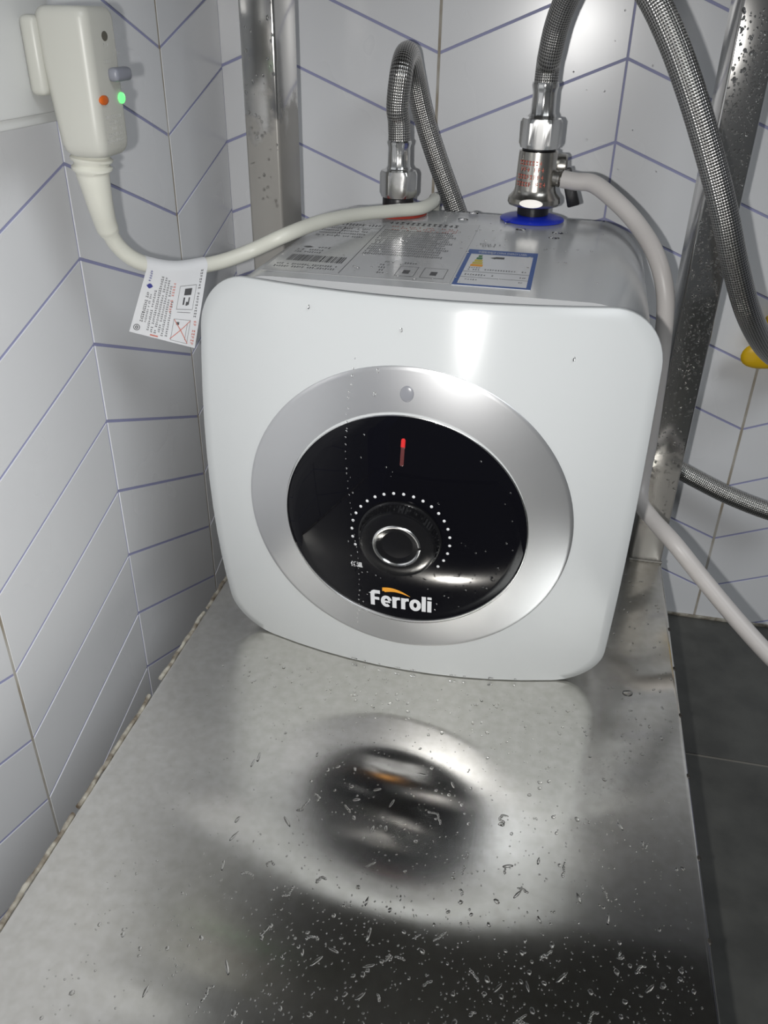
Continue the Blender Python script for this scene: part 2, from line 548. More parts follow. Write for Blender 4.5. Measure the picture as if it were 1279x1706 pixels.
for x0 in (-0.2348, 0.0895):
    b_ = box_bm((x0, 0.631, -0.001), (x0 + 0.0258, 0.681, zp), 0.0022, 3)
    p = finish(b_, 'post', M['post_left' if x0 < 0 else 'post'], stand, True, 30)
    uv_planar(p, lambda c: (c.x + c.y, c.z))
    lg = finish(box_bm((x0, 0.631, ZF), (x0 + 0.0258, 0.681, -0.002), 0.002, 2), 'leg', M['post'], stand, True, 30)
    uv_planar(lg, lambda c: (c.z, c.x + c.y))
    # weld bead around the foot of the post
    wp = [Vector((x0 - .0005, 0.6305, 0.0006)), Vector((x0 + 0.013, 0.6302, 0.0008)), Vector((x0 + 0.0262, 0.6305, 0.0006))]
    tube('weld_bead', spline(wp, 8), lambda t, s: 0.0012 + 0.0003 * math.sin(s * 1500), M['weld_dull'], stand, 10)
for x0 in (PX0 + .004, PX1 - .03):     # front legs, below the frame
    lg = finish(box_bm((x0, PY0 + .004, ZF), (x0 + 0.0258, PY0 + .03, -0.002), 0.002, 2), 'leg', M['post'], stand, True, 30)
    uv_planar(lg, lambda c: (c.z, c.x + c.y))
# dark spot welds along the right fold
for (u, v) in ((1115, 1112), (1125, 1190), (1139, 1291), (1157, 1428), (1172, 1566), (1109, 1047)):
    pt = at(u, v, 0.3)
    d = pt - Vector((0, 0, CAM_H)); q = Vector((0, 0, CAM_H)) + d * (-CAM_H / d.z)
    bm = bmesh.new()
    bmesh.ops.create_icosphere(bm, subdivisions=2, radius=0.0016)
    for w in bm.verts: w.co = Vector((PX1 - 0.0004 + w.co.x * 0.8, q.y + w.co.y * 1.3, -0.0004 + w.co.z * 0.5))
    finish(bm, 'spot_weld', M['weld'], stand)
# crumbling sealant strip along the left fold
def seal(y0, y1, n):
    pts = []
    for i in range(n + 1):
        y = y0 + (y1 - y0) * i / n
        pts.append(Vector((PX0 - 0.0016 + random.uniform(-.0006, .0006), y, -0.0012 + random.uniform(-.0005, .0006))))
    return pts
for (a, b) in ((0.02, 0.205), (0.212, 0.285), (0.290, 0.385), (0.402, 0.48), (0.485, 0.60)):
    sp = spline(seal(a, b, int((b - a) / 0.008)), 3)
    ph = random.random() * 6
    tube('sealant_strip', sp, lambda t, s: 0.0014 + 0.00018 * math.sin(s * 210 + ph) * math.sin(s * 97 + 2 * ph) + 0.00012 * math.sin(s * 1100), M['sealant'], stand, 10)

# ---------------------------------------------------------------- water heater
HC = Vector((-0.072392, 0.472976, 0.0008))
YAW, HW, HH, HR = -0.02267, 0.266796, 0.266964, 0.031352
BU, BV, TILT = 0.02538, 0.022096, 0.03736
cyaw, syaw = math.cos(YAW), math.sin(YAW)
heater = thing('water_heater', 'small white square electric water heater with black dial standing on the steel plate', 'water heater', (HC.x, HC.y + 0.1, 0))

def face0(u, v):
    """point of the domed front: u right, v up from its centre"""
    d = -BU * (1 - (2 * u / HW) ** 2) - BV * (1 - (2 * v / HH) ** 2)
    x = u * (1 + 0.0006 * (1 - (2 * v / HH) ** 2))
    return Vector((HC.x + x * cyaw - d * syaw, HC.y + x * syaw + d * cyaw - TILT * (v + HH / 2), HC.z + HH / 2 + v))

def face(u, v, h=0.0):
    e = 1e-4
    p = face0(u, v)
    if h == 0.0: return p
    n = (face0(u + e, v) - p).cross(face0(u, v + e) - p).normalized()   # towards the viewer
    return p + n * h

def rrect_dir(a, w, h, r):
    """distance from the centre to a rounded rectangle's outline in direction a"""
    c, s = abs(math.cos(a)), abs(math.sin(a))
    t = min(w / 2 / c if c > 1e-9 else 9, h / 2 / s if s > 1e-9 else 9)
    x, y = c * t, s * t
    if x > w / 2 - r and y > h / 2 - r:
        ox, oy = w / 2 - r, h / 2 - r
        b = c * ox + s * oy
        t = b + math.sqrt(max(0, b * b - (ox * ox + oy * oy - r * r)))
    return t

def outline_angles(w, h, r, n_side=10, n_cor=12):
    pts = []
    ox, oy = w / 2 - r, h / 2 - r
    for (sx, sy, a0) in ((1, 1, 0), (-1, 1, PI / 2), (-1, -1, PI), (1, -1, 1.5 * PI)):
        for k in range(n_cor + 1):
            a = a0 + PI / 2 * k / n_cor
            pts.append((sx * ox + r * math.cos(a), sy * oy + r * math.sin(a)))
        nx = pts[-1]
        a1 = a0 + PI / 2
        nsx, nsy = {(1, 1): (-1, 1), (-1, 1): (-1, -1), (-1, -1): (1, -1), (1, -1): (1, 1)}[(sx, sy)]
        ex = (nsx * ox + r * math.cos(a1), nsy * oy + r * math.sin(a1))
        for k in range(1, n_side):
            t = k / n_side
            pts.append((nx[0] + (ex[0] - nx[0]) * t, nx[1] + (ex[1] - nx[1]) * t))
    return pts

# front panel shell
OUT = outline_angles(HW, HH, HR)
K = len(OUT)
V, F = [face0(0, 0)], []
NS = 22
for i in range(1, NS + 1):
    s = i / NS
    for (x, y) in OUT: V.append(face0(x * s, y * s))
back = Vector((-syaw, cyaw, 0))
for (grow, dy) in ((0.0003, 0.0005), (0.0004, 0.0013), (0.0003, 0.0030), (-0.004, 0.0040)):
    for (x, y) in OUT:
        L = math.hypot(x, y)
        V.append(face0(x, y) + Vector((x / L * grow * cyaw, x / L * grow * syaw, y / L * grow * (1 if y > 0 else 0.3))) + back * dy)
for k in range(K): F.append((0, 1 + k, 1 + (k + 1) % K))
for i in range(NS + 3):
    for k in range(K):
        a = 1 + i * K
        F.append((a + k, a + K + k, a + K + (k + 1) % K, a + (k + 1) % K))
F.append(tuple(1 + (NS + 3) * K + k for k in range(K)))
panel = from_py('front_panel', V, F, M['panel'], heater, True, 50)
uv_planar(panel, lambda c: (c.z, c.x))

# body shell behind the panel
def body_pt(u, v, y):     # u right, v up in the heater's frame, y back from the panel plane
    return Vector((HC.x + u * cyaw - y * syaw, HC.y + u * syaw + y * cyaw, HC.z + HH / 2 + v))
BW, BH, BR = 0.2640, 0.2640, 0.040
V, F = [], []
OB = outline_angles(BW, BH, BR)
yend = 0.219
prof = [(0.0, 0.0), (0.0, 0.05), (0.0, 0.10), (0.0, 0.15), (0.0, yend - 0.010), (0.0011, yend - 0.0055), (0.0045, yend - 0.0018), (0.010, yend)]
for (ins, y) in prof:
    for (x, z) in OB:
        kx, kz = (BW / 2 - ins) / (BW / 2), (BH / 2 - ins) / (BH / 2)
        V.append(body_pt(x * kx, z * kz, y if y > 0 else 0.0025 - TILT * (z + BH / 2)))
KB = len(OB)
for i in range(len(prof) - 1):
    for k in range(KB):
        F.append((i * KB + k, i * KB + (k + 1) % KB, (i + 1) * KB + (k + 1) % KB, (i + 1) * KB + k))
F.append(tuple(range(KB))[::-1]); F.append(tuple((len(prof) - 1) * KB + k for k in range(KB)))
from_py('body_shell', V, F, M['body'], heater, True, 40)

# silver ring and black dial, both on the dome
def polar(name, r0, r1, h, m, v0=0.0, u0=0.0, nr=10, na=128, lip=0.0006, parent=heater, uv=False):
    V, F = [], []
    rs = [r0 + (r1 - r0) * i / nr for i in range(nr + 1)]
    rows = [(rs[0], h - lip * 1.5)] if r0 > 0 else []
    rows += [(rs[0] + (0.0003 if r0 > 0 else 0), h)] + [(r, h) for r in rs[1:-1]] + [(rs[-1] - 0.0003, h), (rs[-1], h - 0.0002), (rs[-1], h - lip * 1.5)]
    for (r, hh) in rows:
        if r == 0: V.append(face(u0, v0, hh)); continue
        for k in range(na):
            a = 2 * PI * k / na
            V.append(face(u0 + r * math.cos(a), v0 + r * math.sin(a), hh))
    st = 0
    if r0 == 0:
        for k in range(na): F.append((0, 1 + k, 1 + (k + 1) % na))
        st = 1
    n = len(rows) - (1 if r0 == 0 else 0)
    for i in range(n - 1):
        for k in range(na):
            a = st + i * na
            F.append((a + k, a + (k + 1) % na, a + na + (k + 1) % na, a + na + k))
    o = from_py(name, V, F, m, parent, True, 40)
    return o
ring = polar('silver_ring', 0.0742, 0.1000, 0.0007, M['ring'], -0.0005)
uv_planar(ring, lambda c: (c.z, c.x))
DV = -0.0022
dial = polar('dial_glass', 0.0, 0.0741, 0.0003, M['dial'], DV)
polar('dial_rim', 0.0737, 0.0747, 0.0009, M['chrome'], DV, nr=2)

def blob_on_face(name, u, v, ru, rv, h0, hh, m, parent=heater, n=24, rows=5):
    V, F = [], []
    for i in range(rows):
        a = PI / 2 * i / rows
        for k in range(n):
            t = 2 * PI * k / n
            V.append(face(u + ru * math.cos(a) * math.cos(t), v + rv * math.cos(a) * math.sin(t), h0 + hh * math.sin(a)))
    V.append(face(u, v, h0 + hh))
    for i in range(rows - 1):
        for k in range(n):
            F.append((i * n + k, i * n + (k + 1) % n, (i + 1) * n + (k + 1) % n, (i + 1) * n + k))
    for k in range(n): F.append(((rows - 1) * n + k, (rows - 1) * n + (k + 1) % n, rows * n))
    F.append(tuple(range(n))[::-1])
    return from_py(name, V, F, m, parent, True, 60)
tag(blob_on_face('sensor_window', -0.0004, 0.0845, 0.0040, 0.0046, 0.0006, 0.0009, mat('grey_lens', (0.27, 0.275, 0.30), 0.25)), 'small grey round window in the silver ring')

def capsule(name, u0, v0, u1, v1, r, h, m, parent=heater, up=True, lo=True):
    P = []
    d = Vector((u1 - u0, v1 - v0)).normalized(); nrm = Vector((-d.y, d.x))
    for k in range(13):
        a = -PI / 2 + PI * k / 12
        q = Vector((u1, v1)) + (d * math.cos(a) * (1 if up else 0.05) + nrm * -math.sin(a) * -1) * r
        P.append(q)
    for k in range(13):
        a = -PI / 2 + PI * k / 12
        q = Vector((u0, v0)) - (d * math.cos(a) * (1 if lo else 0.05) + nrm * math.sin(a)) * r
        P.append(q)
    n = len(P)
    c = (Vector((u0, v0)) + Vector((u1, v1))) / 2
    V = [face(p.x, p.y, 0.0) for p in P] + [face(p.x, p.y, h * 0.6) for p in P] + [face(*(c + (p - c) * 0.85), h) for p in P]
    F = [tuple(range(2 * n, 3 * n)), tuple(range(n))[::-1]]
    for l in (0, 1):
        for k in range(n): F.append((l * n + k, l * n + (k + 1) % n, (l + 1) * n + (k + 1) % n, (l + 1) * n + k))
    return from_py(name, V, F, m, parent, True, 40)
capsule('indicator_lens', -0.00113, 0.0432, -0.0009, 0.0535, 0.00118, 0.0008, M['red_dim'], up=False)
tag(capsule('indicator_lamp', -0.0009, 0.0537, -0.00085, 0.0577, 0.00125, 0.0012, M['red_lamp'], lo=False), 'lit red top of the indicator slot')

# dots around the knob
KU, KV = -0.0007, -0.0060
for i in range(22):
    a = math.radians(201.0 - i * 11.38)
    blob_on_face('scale_dot', KU + 0.0302 * math.cos(a), KV + 0.0302 * math.sin(a), 0.00105, 0.00112, 0.0002, 0.0003, M['white_ink'], n=12, rows=2)

# knob
knobE = []
def knob_lathe(name, prof, m, parent, na=72, rib=0.0):
    V, F = [], []
    c0 = face(KU, KV, 0.0)
    e = 1e-4
    tu = (face0(KU + e, KV) - face0(KU, KV)).normalized(); tv = (face0(KU, KV + e) - face0(KU, KV)).normalized()
    nn = tu.cross(tv).normalized(); tv = nn.cross(tu)
    for (r, h) in prof:
        for k in range(na):
            a = 2 * PI * k / na
            rr = r * (1 + (rib if k % 2 else 0))
            V.append(c0 + tu * rr * math.cos(a) + tv * rr * math.sin(a) + nn * h)
    for i in range(len(prof) - 1):
        for k in range(na):
            F.append((i * na + k, i * na + (k + 1) % na, (i + 1) * na + (k + 1) % na, (i + 1) * na + k))
    F.append(tuple(range(na))[::-1]); F.append(tuple((len(prof) - 1) * na + k for k in range(na)))
    return from_py(name, V, F, m, parent, True, 35)
knob = knob_lathe('knob', [(0.0256, -0.0005), (0.0256, 0.0012), (0.0247, 0.0020), (0.0240, 0.0024), (0.0228, 0.0085), (0.0222, 0.0096), (0.0205, 0.0102),
                           (0.0150, 0.0102), (0.0148, 0.0098), (0.0120, 0.0090), (0.0070, 0.0078), (0.0020, 0.0073)], M['knob'], heater, 144, 0.0)
knob_lathe('knob_grip', [(0.0252, 0.0022), (0.0246, 0.0024), (0.0234, 0.0082), (0.0226, 0.0084)], M['knob'], knob, 144, -0.018)
rgo = knob_lathe('chrome_ring', [(0.0125, 0.0085), (0.0126, 0.0100), (0.0132, 0.0107), (0.0139, 0.0108), (0.0146, 0.0104), (0.0149, 0.0098)], M['chrome'], knob, 96)
# open the ring's hole and cut the pointer gap on its right side
me = rgo.data
bm = bmesh.new(); bm.from_mesh(me)
kill = [f for f in bm.faces if len(f.verts) > 4]
c0 = face(KU, KV, 0.01)
for f in bm.faces:
    q = f.calc_center_median() - c0
    a = math.degrees(math.atan2(q.z, q.x))
    if -2 < a < 9 and len(f.verts) == 4: kill.append(f)
bmesh.ops.delete(bm, geom=list(set(kill)), context='FACES')
bm.to_mesh(me); bm.free()

# ---- writing helpers
def text_mesh(body, size, bold=0.0, align='CENTER'):
    c = bpy.data.curves.new('txt', 'FONT')
    c.body = body; c.size = size; c.align_x = align; c.align_y = 'CENTER'
    c.offset = bold; c.resolution_u = 3
    o = bpy.data.objects.new('txt', c)
    COL.objects.link(o)
    dg = bpy.context.evaluated_depsgraph_get()
    me = bpy.data.meshes.new_from_object(o.evaluated_get(dg))
    bpy.data.objects.remove(o); bpy.data.curves.remove(c)
    vs = [v.co.copy() for v in me.vertices]; fs = [tuple(p.vertices) for p in me.polygons]
    bpy.data.meshes.remove(me)
    return vs, fs

def text_on(name, body, size, fmap, m, parent, bold=0.0, width=None, height=None, align='CENTER', thick=None):
    vs, fs = text_mesh(body, size, bold, align)
    if not vs: return None
    x0, x1 = min(v.x for v in vs), max(v.x for v in vs); y0, y1 = min(v.y for v in vs), max(v.y for v in vs)
    kx = width / (x1 - x0) if width else 1.0
    ky = height / (y1 - y0) if height else kx
    cx, cy = (x0 + x1) / 2, (y0 + y1) / 2
    if align != 'CENTER': cx = x0
    V = [fmap((v.x - cx) * kx, (v.y - cy) * ky) for v in vs]
    return from_py(name, V, fs, m, parent, False)

def on_face(u0, v0, h, rot=0.0):
    c, s = math.cos(rot), math.sin(rot)
    return lambda x, y: face(u0 + x * c - y * s, v0 + x * s + y * c, h)

# brand lettering, heavy rounded strokes built as ribbons
def stroke(pts, w):
    """flat ribbon of width w along a polyline, square ends; returns verts, faces (2D)"""
    P = [Vector(p) for p in pts]
    V, F = [], []
    for i, p in enumerate(P):
        a = (P[i] - P[i - 1]).normalized() if i else None
        b = (P[i + 1] - P[i]).normalized() if i < len(P) - 1 else None
        if a is None: a = b
        if b is None: b = a
        n1, n2 = Vector((-a.y, a.x)), Vector((-b.y, b.x))
        n = n1 + n2
        if n.length < 1e-4: n = n1
        n.normalize()
        k = 1 / max(0.5, n.dot(n1))
        V += [p + n * (w / 2 * k), p - n * (w / 2 * k)]
        if i: F.append((2 * i - 2, 2 * i - 1, 2 * i + 1, 2 * i))
    return V, F
def arc(cx, cy, rx, ry, a0, a1, n=14):
    return [(cx + rx * math.cos(math.radians(a0 + (a1 - a0) * i / n)), cy + ry * math.sin(math.radians(a0 + (a1 - a0) * i / n))) for i in range(n + 1)]
# units: x-height = 1
W_ = 0.30
glyphs = []
def g(x, *strokes):
    for s in strokes: glyphs.append(([(x + p[0], p[1]) for p in s[0]], s[1]))
g(0.0, ([(0.16, 0.0), (0.16, 1.02)] + arc(0.36, 1.02, 0.20, 0.20, 180, 90, 6) + [(0.72, 1.22)], 0.30), ([(0.3, 0.64), (0.66, 0.64)], 0.25))                       # F
g(0.78, (arc(0.40, 0.5, 0.27, 0.38, -52, -345, 22) , 0.27), ([(0.16, 0.47), (0.68, 0.47)], 0.17))                                                      # e
g(1.62, ([(0.15, 0), (0.15, 1.0)], 0.30), ([(0.15, 0.62)] + arc(0.45, 0.62, 0.27, 0.27, 160, 90, 5) + [(0.56, 0.89)], 0.25))                        # r
g(2.26, ([(0.15, 0), (0.15, 1.0)], 0.30), ([(0.15, 0.62)] + arc(0.45, 0.62, 0.27, 0.27, 160, 90, 5) + [(0.56, 0.89)], 0.25))                        # r
g(2.86, (arc(0.42, 0.5, 0.275, 0.38, 0, 360, 26), 0.29))                                                                                                # o
g(3.74, ([(0.15, 1.34), (0.15, 0.0)], 0.30))                                                                                                             # l
g(4.14, ([(0.15, 1.0), (0.15, 0.0)], 0.30), ([(0.15, 1.34), (0.15, 1.13)], 0.30))                                                                      # i
V, F = [], []
lw = 4.44
LU0, LU1, LV = -0.02000, 0.01985, -0.0652          # left, right, baseline
kx = (LU1 - LU0) / lw
ky = 0.0101
for pts, w in glyphs:
    a, b = stroke(pts, w)
    o_ = len(V)
    V += [face(LU0 + p.x * kx, LV + 0.0000 + p.y * ky + (p.x / lw) * 0.0008, 0.0006) for p in a]
    F += [tuple(i + o_ for i in f) for f in b]
from_py('brand_lettering', V, F, M['white_ink'], heater, False)
# orange swoosh over "erro"
V, F = [], []
n = 20
for i in range(n + 1):
    t = i / n
    x = 0.90 + 2.02 * t
    top = 1.02 + 0.62 * math.sin(PI * (0.30 + 0.62 * t)) ** 0.9 + 0.14 * (1 - t) 
    th = 0.42 * (1 - t) ** 0.8 + 0.015
    if t < 0.06: th *= 0.7
    for yy in (top, top - th):
        V.append(face(LU0 + x * kx, LV + yy * ky + (x / lw) * 0.0008, 0.0006))
    if i: F.append((2 * i - 2, 2 * i - 1, 2 * i + 1, 2 * i))
from_py('brand_swoosh', V, F, M['orange_ink'], heater, False)
text_on('dial_lettering', '低温', 0.004, on_face(-0.0284, -0.0323, 0.0006, 0.05), M['white_ink'], heater, 0.00010, width=0.0078, height=0.0042)

# ---- labels on top of the body
ZTOP = HC.z + HH / 2 + BH / 2
def top_map(x0, y0, rot=0.0, h=0.0003):
    c, s = math.cos(rot), math.sin(rot)
    return lambda x, y: Vector((x0 + x * c - y * s, y0 + x * s + y * c, ZTOP + h))
def quads(name, rects, fmap, m, parent):        # fine print: many tiny marks joined
    V, F = [], []
    for (a, b, c, d) in rects:
        i = len(V)
        V += [fmap(a, b), fmap(c, b), fmap(c, d), fmap(a, d)]
        F.append((i, i + 1, i + 2, i + 3))
    return tag(from_py(name, V, F, m, parent, False), kind='stuff' if len(rects) > 8 else None)
def sheet(name, w, h, fmap0, fmap1, m, parent):
    V = [fmap0(x, y) for (x, y) in ((0, 0), (w, 0), (w, h), (0, h))] + [fmap1(x, y) for (x, y) in ((0, 0), (w, 0), (w, h), (0, h))]
    return from_py(name, V, [(3, 2, 1, 0), (4, 5, 6, 7), (0, 1, 5, 4), (1, 2, 6, 5), (2, 3, 7, 6), (3, 0, 4, 7)], m, parent, False)
def glyph_row(x0, x1, y, h, step=0.0016, dens=0.85, rnd=random):
    out = []
    x = x0
    while x < x1 - step * .5:
        if rnd.random() < dens:
            w = step * 0.62
            k = rnd.random()
            if k < 0.5:
                out.append((x, y, x + w, y + h * 0.22)); out.append((x, y + h * 0.7, x + w, y + h)); out.append((x + w * .35, y, x + w * .62, y + h))
            elif k < 0.8:
                out.append((x, y, x + w * .3, y + h)); out.append((x + w * .45, y + h * .4, x + w, y + h * .62)); out.append((x + w * .45, y + h * .82, x + w, y + h))
            else:
                out.append((x, y + h * .35, x + w, y + h * .6)); out.append((x + w * .5, y, x + w * .78, y + h))
        x += step
    return out
RX, RY, RW, RH = -0.1735, 0.4790, 0.1130, 0.1600
rmap = lambda h: top_map(RX, RY, 0.0, h)
rating = sheet('rating_label', RW, RH, rmap(0.0001), rmap(0.00035), M['clearlabel'], heater)
ink, ink2, inkr, inkl = [], [], [], []
# left column
for (x0, x1, y, st) in ((0.004, 0.044, 0.132, .0024),): ink += glyph_row(x0, x1, y, 0.0055, st)
for y in (0.120, 0.112, 0.104, 0.096): ink2 += glyph_row(0.006, 0.040, y, 0.0030)
ink2 += [(0.005, 0.126, 0.046, 0.1265), (0.020, 0.0935, 0.0204, 0.126)]
x = 0.007
while x < 0.042:                                                        # barcode
    w = random.choice((0.0004, 0.0004, 0.0008, 0.0012)); ink.append((x, 0.026, x + w, 0.041)); x += w + random.choice((0.0005, 0.0005, 0.0009))
ink += arc and [(0.008 + 0.0008 * i, 0.062 - 0.0022 * math.sin(PI * (i + .5) / 8), 0.0088 + 0.0008 * i, 0.062 + 0.0022 * math.sin(PI * (i + .5) / 8)) for i in range(8)]
ink2 += glyph_row(0.018, 0.026, 0.060, 0.0036, .0022)
for y in (0.053, 0.047): ink2 += glyph_row(0.006, 0.024, y, 0.0030)
for y in (0.016, 0.010): ink2 += glyph_row(0.004, 0.042, y, 0.0030)
# divider and frame lines
ink2 += [(0.046, 0.004, 0.0464, 0.140)]
inkl += [(0.0, 0.0, RW, 0.0007)]
# right column: heading, warning rows, small diagrams
ink += glyph_row(0.048, 0.100, 0.145, 0.0076, .0040, 0.97)
for i in range(3): inkr += glyph_row(0.052, 0.100, 0.136 - i * 0.0050, 0.0026, .0018, .6)
for i in range(12):
    r = glyph_row(0.049, 0.098 + (i % 3) * 0.002, 0.122 - i * 0.0062, 0.0042, 0.0014, 0.95)
    (ink2 if i < 8 else ink).extend(r)
ink2 += glyph_row(0.066, 0.075, 0.036, 0.0034); ink2 += glyph_row(0.080, 0.090, 0.036, 0.0034)
for y in (0.029, 0.023, 0.017, 0.011): ink2 += glyph_row(0.066, 0.073, y, 0.0028)
for (x0, x1) in ((0.079, 0.090), (0.094, 0.108)):
    ink2 += [(x0, 0.008, x0 + .0003, 0.030), (x1, 0.008, x1 + .0003, 0.030), (x0, 0.008, x1, 0.0086), (x0, 0.0296, x1, 0.030), ((x0 + x1) / 2 - .002, 0.014, (x0 + x1) / 2 + .002, 0.022)]
for nm, rr, mm in (('black_print', ink, 'ink'), ('grey_print', ink2, 'ink_grey'), ('red_print', inkr, 'ink_red'), ('border_print', inkl, 'ink_light')):
    quads(nm, rr, rmap(0.00045), M[mm], rating)
# energy label
EX, EY, EW, EH, ER = -0.0590, 0.4775, 0.0448, 0.0860, 0.0
emap = lambda h: top_map(EX, EY, ER, h)
energy = sheet('energy_label', EW, EH, emap(0.0001), emap(0.0004), M['paper'], heater)
b = 0.0026
quads('blue_border', [(0, 0, EW, b * 1.3), (0, EH - 0.0115, EW, EH), (0, b * 1.3, b, EH - 0.0115), (EW - b, b * 1.3, EW, EH - 0.0115)], emap(0.00048), M['ink_blue'], energy)
text_on('header_lettering', '中国能效标识 CHINA ENERGY LABEL', 0.004, lambda x, y: emap(0.00055)(EW / 2 + x, EH - 0.0062 + y), M['white_ink'], energy, 0.0, width=EW * 0.70, height=0.0058)
steps_ = []
for i in range(5):
    w = 0.0024 + i * 0.0013
    steps_.append((i, (0.0085 - w / 2 + .0006, 0.0665 - i * 0.0058, 0.0085 + w / 2 + .0006, 0.0715 - i * 0.0058)))
for i, r in steps_:
    quads('grade_bar', [r], emap(0.00048), M[('ink_green', 'ink_green', 'ink_yellow', 'ink_yellow', 'orange_ink')[i]], energy)
ek = [(0.0155 + .0005 * i, 0.066 - .0004 * i, 0.016 + .0005 * i, 0.0665 + .0004 * i) for i in range(7)] + [(0.019, 0.0645, 0.0245, 0.0695)]
ek += glyph_row(0.015, 0.042, 0.0355, 0.0026, .0016, .8) + glyph_row(0.005, 0.013, 0.039, 0.002, .0015) + glyph_row(0.005, 0.012, 0.0345, 0.002, .0015)
ek += [(b, 0.0305, EW - b, 0.0311), (b, 0.0180, EW - b, 0.0185)]
eg = glyph_row(0.0045, 0.022, 0.0225, 0.0028, .0016) + glyph_row(0.0045, 0.013, 0.0120, 0.0022, .0015)
eg += glyph_row(0.037, 0.041, 0.0225, 0.0024, .0014) + glyph_row(0.037, 0.040, 0.0120, 0.0022, .0014)
quads('black_print', ek, emap(0.00048), M['ink'], energy)
quads('grey_print', eg, emap(0.00048), M['ink_grey'], energy)
# small caption beside it
quads('caption_print', glyph_row(-0.052, -0.043, 0.5745, 0.0028, .0018) + glyph_row(-0.054, -0.040, 0.5795, 0.0028, .0016), top_map(0, 0, 0, 0.0003), M['ink_grey'], heater)

# inlet and outlet washers and stubs
HOTX, COLDX, PY = -0.1285, -0.0246, 0.672
for (nm, x, m, lab) in (('pipe_washer', HOTX, 'red_disc', 'flat red washer around the hot outlet'), ('pipe_washer', COLDX, 'blue_disc', 'flat blue washer around the cold inlet')):
    tag(lathe(nm, [(0.0100, 0.0), (0.0240, 0.0), (0.0242, 0.0006), (0.0236, 0.0012), (0.0180, 0.0026), (0.0120, 0.0034)], (x, PY - (0.007 if x < -0.1 else 0.0), ZTOP + 0.0002), (0, 0, 1), M[m], heater, 56), lab)
    lathe('pipe_stub', [(0.0105, 0.0), (0.0105, 0.0038)], (x, PY, ZTOP + 0.0003), (0, 0, 1), M['blackplastic'], heater, 32)

# ---------------------------------------------------------------- hot water hose: nut -> loop -> behind the heater -> out right
RH_ = 0.0083
hot = thing('braided_hose', 'steel braided hose looping over behind the red washer at the heater rear left', 'hose', (HOTX, PY, ZTOP + 0.012))
hexnut('hose_nut', 0.0146, 0.0, 0.0188, (HOTX, PY, ZTOP + 0.0112), M['chrome'], hot, 0.10)
lathe('sealing_gasket', [(0.0116, 0), (0.0120, 0.0010), (0.0120, 0.006), (0.0116, 0.0068)], (HOTX, PY, ZTOP + 0.0042), (0, 0, 1), M['blackplastic'], hot, 40)
lathe('ferrule', [(0.0088, 0), (0.0098, 0.0015), (0.0086, 0.0035), (0.0084, 0.0165), (0.0090, 0.0180), (0.0094, 0.0200), (0.0086, 0.0212), (0.0072, 0.0214)], (HOTX, PY, ZTOP + 0.0300), (0, 0, 1), M['chrome'], hot, 72, None, 35, 0.012)
z0 = ZTOP + 0.050
path = [Vector((HOTX, PY, z0)), Vector((HOTX - .0005, PY - .001, z0 + 0.014)), at(662, 180, 0.668), at(668, 122, 0.667), at(674, 95, 0.680), at(682, 92, 0.706), at(689, 122, 0.724),
        at(703, 185, 0.733), at(724, 255, 0.736), at(753, 335, 0.737), Vector((-0.066, 0.737, 0.205)), Vector((0.0, 0.737, 0.115)), Vector((0.055, 0.737, 0.073)),
        at(1100, 764, 0.737), at(1150, 793, 0.735), at(1215, 826, 0.730), at(1285, 853, 0.722), at(1360, 872, 0.710)]
tube('braided_sleeve', spline(path, 14), RH_, M['braid'], hot, 32)

# ---------------------------------------------------------------- relief valve on the cold inlet
valve = thing('relief_valve', 'nickel pressure relief valve with black lever above the blue washer', 'valve', (COLDX, PY, ZTOP + 0.004))
lathe('sealing_gasket', [(0.0116, 0.0), (0.0118, 0.0056)], (COLDX, PY, ZTOP + 0.0042), (0, 0, 1), M['blackplastic'], valve, 36)
lathe('valve_body', [(0.0150, 0.0), (0.0186, 0.0012), (0.0196, 0.0030), (0.0192, 0.0062), (0.0168, 0.0088), (0.0155, 0.0108), (0.0150, 0.0130), (0.0143, 0.0360), (0.0140, 0.0385), (0.0118, 0.0390)],
      (COLDX, PY, ZTOP + 0.0100), (0, 0, 1), M['nickel'], valve, 64, None, 30)
# flat wrench face at the front of the base flange
V = [(COLDX + 0.0085 * math.cos(a) - 0.001, PY - 0.01975, ZTOP + 0.0146 + 0.0029 * math.sin(a)) for a in [2 * PI * k / 28 for k in range(28)]]
V2 = [(p[0], p[1] + 0.004, p[2]) for p in V]
from_py('wrench_flat', V + V2, [tuple(range(28))] + [(k, (k + 1) % 28, 28 + (k + 1) % 28, 28 + k) for k in range(28)], mat('bare_metal_flat', (0.8, 0.78, 0.74), 0.4, 0.6), valve, True, 30)
# red print wrapped on the body
pr = []
for j, (y, x0, x1) in enumerate(((0.0300, -0.95, 0.35), (0.0255, -1.0, 0.5), (0.0205, -1.0, 0.45), (0.0155, -1.05, 0.5))):
    pr += glyph_row(x0 * 0.0143, x1 * 0.0143, y, 0.0030, 0.0026, 0.85)
def wrap(x, y):
    a = -PI / 2 + x / 0.0146
    r = 0.0146 - (y - 0.013) * 0.03 + 0.0010
    return Vector((COLDX + r * math.cos(a), PY + r * math.sin(a), ZTOP + 0.0100 + y))
quads('red_print', pr, wrap, M['ink_red'], valve)
